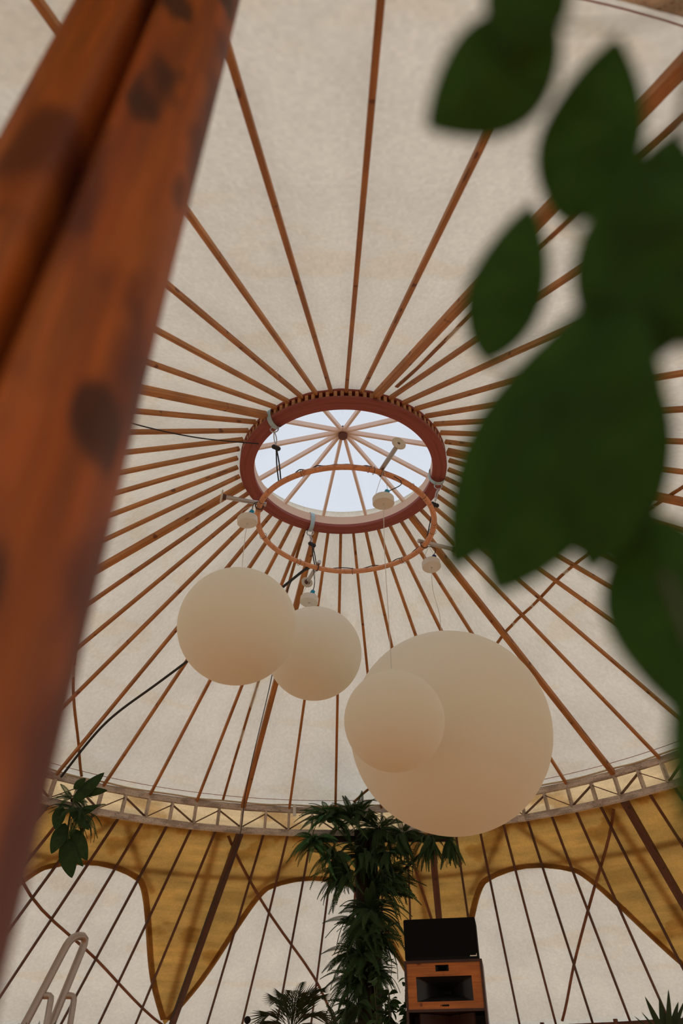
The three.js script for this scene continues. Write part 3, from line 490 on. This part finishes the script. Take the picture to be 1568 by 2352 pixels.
/* ------------------------------------------------ bamboo hoop, its brackets, straps and globe lamps */
const HOOP = (phi, r = 0.812, dy = 0) => { const x = 0.0157 + r * Math.sin(phi), z = -0.0146 + r * Math.cos(phi); return V(x, 4.25 + H - 0.02 * z - 0.04 * x + dy, z); };
const hoopAt = (px, py) => { const p = atHeight(px, py, 4.25 + H); return Math.atan2(p.x, p.z); };
{
  const hoop = thing('bamboo_hoop', 'bamboo hoop hanging below the skylight', 'hoop');
  const N = 240, K = 10, nodes = Array.from({ length: 9 }, (_, k) => (k + 0.35 + 0.25 * Math.sin(k * 5.1)) / 9);
  obj('bamboo_ring', sheet((u, v) => {
    const ph = u * Math.PI * 2, near = Math.min(...nodes.map((n) => Math.abs(((u - n + 0.5) % 1 + 1) % 1 - 0.5))) * Math.PI * 2 * 0.81;
    const r = 0.0255 + 0.003 * Math.exp(-((near / 0.008) ** 2)) - 0.0015 * Math.exp(-((near / 0.03) ** 2)), a = v * Math.PI * 2, p = HOOP(ph, 0.812 + r * Math.cos(a)); p.y += r * Math.sin(a) + 0.004 * Math.sin(ph * 5 + 1); return p;
  }, N * 2, K, 12, 1), M.bamboo, hoop);
  for (const n of nodes) { const ph = n * Math.PI * 2, p = HOOP(ph), q = HOOP(ph + 0.01).sub(HOOP(ph - 0.01)); obj('node_ring', aim(new THREE.TorusGeometry(0.0275, 0.0016, 6, 20).rotateX(Math.PI / 2), p, q), M.node, hoop); }
  for (let k = 0; k < 9; k++) { const ph = 0.3 + k * 0.69, p = HOOP(ph), q = HOOP(ph + 0.01).sub(HOOP(ph - 0.01)); obj('cable_tie', aim(new THREE.TorusGeometry(0.034, 0.002, 6, 20).rotateX(Math.PI / 2), p, q), M.cable, hoop); }
  for (const [a, b] of [[-0.55, 0.28], [1.95, 3.3]]) obj('lamp_cable', tube(Array.from({ length: 14 }, (_, k) => HOOP(mix(a, b, k / 13), 0.812 + 0.01 * Math.sin(k * 2.1), 0.031 + 0.008 * Math.sin(k * 1.7))), 0.005, 60, 6), M.cable, hoop);
  const pipes = [[590, 1166, 'left pipe bracket with a round flange on the bamboo hoop'], [868, 1083, 'pipe bracket whose round flange shows against the skylight'], [726, 1306, 'pipe bracket at the lowest point of the hoop above the smaller left globe'], [984, 1249, 'pipe bracket on the right of the hoop next to the leaves']];
  const lamps = [[568, 1195, 4.1, 545, 1437, 136, 'white globe lamp hanging at the far left'], [880, 1150, 3.97, 905, 1655, 115, 'small white globe lamp hanging in front of the biggest globe'], [710, 1378, 3.95, 722, 1500, 108, 'white globe lamp half hidden behind the far left globe'], [990, 1297, 4.1, 1033, 1677, 229, 'biggest white globe lamp, lowest and rightmost of the four']];
  pipes.forEach(([px, py, label], k) => {
    const ph = hoopAt(px, py), t = thing('pipe_bracket', label, 'bracket', 'pipe brackets on the hoop'), out = V(Math.sin(ph), 0, Math.cos(ph)), h = HOOP(ph, 0.812, 0.036);
    const a = h.clone().addScaledVector(out, -0.06), e = h.clone().addScaledVector(out, 0.34), tan = HOOP(ph + 0.01).sub(HOOP(ph - 0.01)).normalize();
    const pipe = obj('pipe', [rod(a, e, 0.02, 0.02, 16), rod(a.clone().add(V(0, 0.012, 0)), e.clone().add(V(0, 0.012, 0)), 0.0035)], M.pipe, t);
    obj('socket', rod(e.clone().addScaledVector(out, -0.035), e, 0.024, 0.03, 18), M.iron, pipe);
    obj('flange', aim(new THREE.LatheGeometry([[0.014, 0], [0.06, 0], [0.062, 0.004], [0.06, 0.01], [0.014, 0.01], [0.014, 0]].map(([r, y]) => new THREE.Vector2(r, y)), 32), e, out), M.flange, pipe);
    obj('clamp', aim(new THREE.TorusGeometry(0.036, 0.006, 8, 24).rotateX(Math.PI / 2), HOOP(ph, 0.812, 0.004), tan), M.iron, t);
    // the lamp below this bracket
    const [dx, dy, dh, gx, gy, gr, lab] = lamps[k], D = atHeight(dx, dy, dh + H), away = Math.hypot(D.x - EYE.x, D.z - EYE.z), G = atAway(gx, gy, away), R = gr / Math.hypot(FPX, gx - 784, gy - 1176) * G.distanceTo(EYE);
    const lamp = thing('globe_lamp', lab, 'lamp');
    const globe = obj('globe', new THREE.SphereGeometry(R, 72, 48).scale(1, 0.985, 1).translate(G.x, G.y, G.z), M.globe, lamp);
    obj('neck_cap', new THREE.LatheGeometry([[0.001, 0.035], [0.03, 0.035], [0.05, 0.02], [0.055, -0.012], [0.001, -0.012]].map(([r, y]) => new THREE.Vector2(r, y)), 28).translate(G.x, G.y + R * 0.985, G.z), M.globe, globe);
    obj('cord', tube([V(D.x, D.y - 0.02, D.z), V(D.x + rr(-0.015, 0.015), mix(D.y, G.y + R, 0.35), D.z + 0.01), V(G.x + rr(-0.02, 0.02), mix(D.y, G.y + R, 0.7), G.z), V(G.x, G.y + R * 0.985, G.z)], 0.0028, 40, 5), M.wire, lamp);
    const rose = obj('ceiling_rose', new THREE.LatheGeometry([[0.006, -0.035], [0.085, -0.035], [0.09, -0.03], [0.09, 0.022], [0.082, 0.034], [0.001, 0.036]].map(([r, y]) => new THREE.Vector2(r, y)), 40), M.rose, lamp);
    rose.position.copy(D); rose.rotation.set(0.12 * Math.cos(k), 0, 0.1 * Math.sin(k * 2 + 1));
    const hang = HOOP(ph, 0.812 + 0.05, 0);
    obj('wire_bail', [tube([V(D.x - 0.07, D.y + 0.03, D.z), V(D.x - 0.05, D.y + 0.11, D.z), hang], 0.0022, 16, 5), tube([V(D.x + 0.07, D.y + 0.03, D.z), V(D.x + 0.045, D.y + 0.1, D.z), hang], 0.0022, 16, 5)], M.wire, lamp);
    obj('connector', rod(V(D.x + 0.012, D.y + 0.045, D.z), V(D.x + 0.04, D.y + 0.1, D.z + 0.01), 0.026, 0.02, 14), k === 3 ? M.navy : M.blue, lamp);
    obj('feed_cable', tube([V(D.x + 0.03, D.y + 0.09, D.z), V(D.x + (k === 1 ? 0.16 : 0.05), D.y + 0.17, D.z + 0.02), HOOP(ph + 0.06, 0.812, 0.028)], 0.004, 20, 6), M.cable, lamp);
  });
  // straps from the crown down to the hoop
  [[632, 975, 628, 1104, 'black strap at the left hanging the hoop from the crown'], [720, 1200, 725, 1300, 'strap with a pale blue sling hanging the hoop below the crown'], [1010, 1105, 985, 1235, 'twisted black strap holding the hoop at the right']].forEach(([cx, cy, hx, hy, label], k) => {
    const t = thing('hanging_strap', label, 'strap', 'straps holding the hoop'), pc = atHeight(cx, cy, HC - 0.03), ph0 = Math.atan2(pc.x, pc.z), C = cyl(0.93, ph0, HC - 0.05), E = HOOP(hoopAt(hx, hy), 0.812, 0.02);
    obj('sling', [sheet((u, v) => { const a = u * Math.PI * 2, rad = 0.85 + 0.0 * v; const r = 0.93 + 0.085 * Math.sin(a), y = HC + 0.045 - 0.11 * Math.cos(a); return cyl(r, ph0 + (v - 0.5) * 0.05, y); }, 40, 1, 0.6, 0.05)], M.sling, t);
    const C1 = C.clone().add(V(0, -0.045, 0)), dir = E.clone().sub(C1), knot = C1.clone().addScaledVector(dir, 0.34), side = V(-dir.z, 0, dir.x).normalize().multiplyScalar(0.012);
    obj('steel_ring', aim(new THREE.TorusGeometry(0.035, 0.006, 8, 28), C1, V(0, 1, 0)), M.steel, t);
    obj('carabiner', tube([C1.clone().add(V(0, -0.03, 0)), C1.clone().addScaledVector(dir, 0.2).add(side), C1.clone().addScaledVector(dir, 0.3), C1.clone().addScaledVector(dir, 0.18).sub(side)], 0.005, 32, 6, true), M.steel, t);
    obj('knot', [0, 1, 2].map((q) => new THREE.IcosahedronGeometry(0.022, 1).translate(knot.x + 0.02 * (q - 1), knot.y - 0.012 * q, knot.z)), M.strap, t);
    for (const s of [-1, 1]) obj('strap_strand', tube([knot, knot.clone().lerp(E, 0.5).addScaledVector(side, s), E.clone().addScaledVector(side, s * 0.9)], 0.006, 16, 6), M.strap, t);
  });
}
/* cables */
{
  const T = (pts, r, label, m = M.cable) => tag(obj('cable', tube(pts, r, 80, 6), m), label, 'cable');
  T([cyl(0.9, PH(39.7), HC - 0.03), roofPoint(40.2, 0.15, -0.07), roofPoint(40.85, 0.32, -0.05), roofPoint(41.8, 0.62, -0.03), roofPoint(42.0, 0.8, -0.05)], 0.006, 'black cable running left from the crown under the rafters');
  const h = HOOP(hoopAt(705, 1300), 0.812, -0.02);
  T([h, ...[0.25, 0.5, 0.75, 0.96].map((k) => h.clone().lerp(roofPoint(29.93, 0.74, -0.05), k).add(V(0, -0.12 * k * (1 - k), 0))), roofPoint(29.95, 0.78, -0.04), roofPoint(29.97, 0.86, -0.035), roofPoint(29.95, 0.99, -0.04)], 0.014, 'bundle of black cables swagging from the hoop to the left rafter');
  T([HOOP(hoopAt(712, 1302), 0.812, -0.02), at(672, 1330, 7.9), roofPoint(26.25, 0.5, -0.12), roofPoint(26.08, 0.9, -0.1), polePoint(26, 0.02).add(V(0.02, -0.1, 0.12)), polePoint(26.0, 0.7).add(V(-0.05, -0.08, 0.05)), polePoint(26.02, 1.7).add(V(-0.02, -0.05, 0.04))], 0.0055, 'thin black cable running down beside the thick rafter');
  const clip = thing('white_clip', 'small white clip on the top board of the ring left of the ferns', 'clip'), q = atAway(676, 1850, 10.1), s = atAway(676, 1874, 10.1);
  obj('clip_plate', beam(s, q, 0.04, 0.02, V(0, 0, 1)), M.white, clip); obj('clip_lip', beam(q, q.clone().add(V(0, 0.004, -0.08)), 0.04, 0.012), M.white, clip);
}
/* ------------------------------------------------ trailing plant close to the camera */
{
  const t = thing('trailing_plant', 'large out of focus green leaves hanging close by on the right', 'plant');
  const leaves = [   // base, tip, half width in metres, material, turn
    [1250, -110, 1160, 120, 0.62, 0.60, 0.029, M.leaf, 0.2], [1292, 62, 978, 290, 0.62, 0.60, 0.038, M.leaf, 0.1],
    [1300, 520, 1412, 66, 0.62, 0.64, 0.0375, M.leaf, -0.2], [1112, 836, 1213, 452, 0.6, 0.62, 0.031, M.leaf, -0.25],
    [1450, 850, 1558, 285, 0.57, 0.58, 0.05, M.leaf, 0.15], [1640, 800, 1480, 350, 0.56, 0.57, 0.05, M.leaf, 0.1],
    [1400, 630, 1014, 1315, 0.575, 0.56, 0.036, M.leaf, 0.2, 1.25], [1440, 700, 1126, 1375, 0.56, 0.55, 0.046, M.leaf, 0.1, 1.2],
    [1460, 690, 1348, 1328, 0.545, 0.54, 0.036, M.leaf, 0.1, 1.1], [1470, 820, 1495, 1200, 0.6, 0.61, 0.019, M.leaf, 0.2],
    [1480, 1170, 1590, 1680, 0.58, 0.57, 0.045, M.leaf, 0.2], [1600, 1480, 1572, 1920, 0.55, 0.54, 0.014, M.leaf, 0],
  ];
  for (const [bx, by, tx, ty, d0, d1, w, m, roll, power = 0.85] of leaves) obj('leaf', leafBetween(at(bx, by, d0), at(tx, ty, d1), w, roll, { cup: 0.25, fold: 0.22, blunt: 0.8, wave: 0.05, power }), m, t);
  obj('stem', tube([at(1500, -700, 0.75), at(1620, -100, 0.68), at(1560, 300, 0.62), at(1480, 640, 0.6), at(1450, 860, 0.59), at(1480, 1170, 0.59), at(1590, 1480, 0.56)], 0.0035, 60, 8), M.stem, t);
  for (const [bx, by, d0, sx, sy] of [[1250, -110, 0.62, 1620, -100], [1292, 62, 0.62, 1610, 0], [1300, 520, 0.62, 1490, 620], [1112, 836, 0.6, 1450, 860]]) obj('petiole', tube([at(bx, by, d0), at((bx + sx) / 2, (by + sy) / 2 + 25, 0.63), at(sx, sy, 0.61)], 0.0012, 12, 5), M.stem, t);
}
renderer.render(scene, camera);
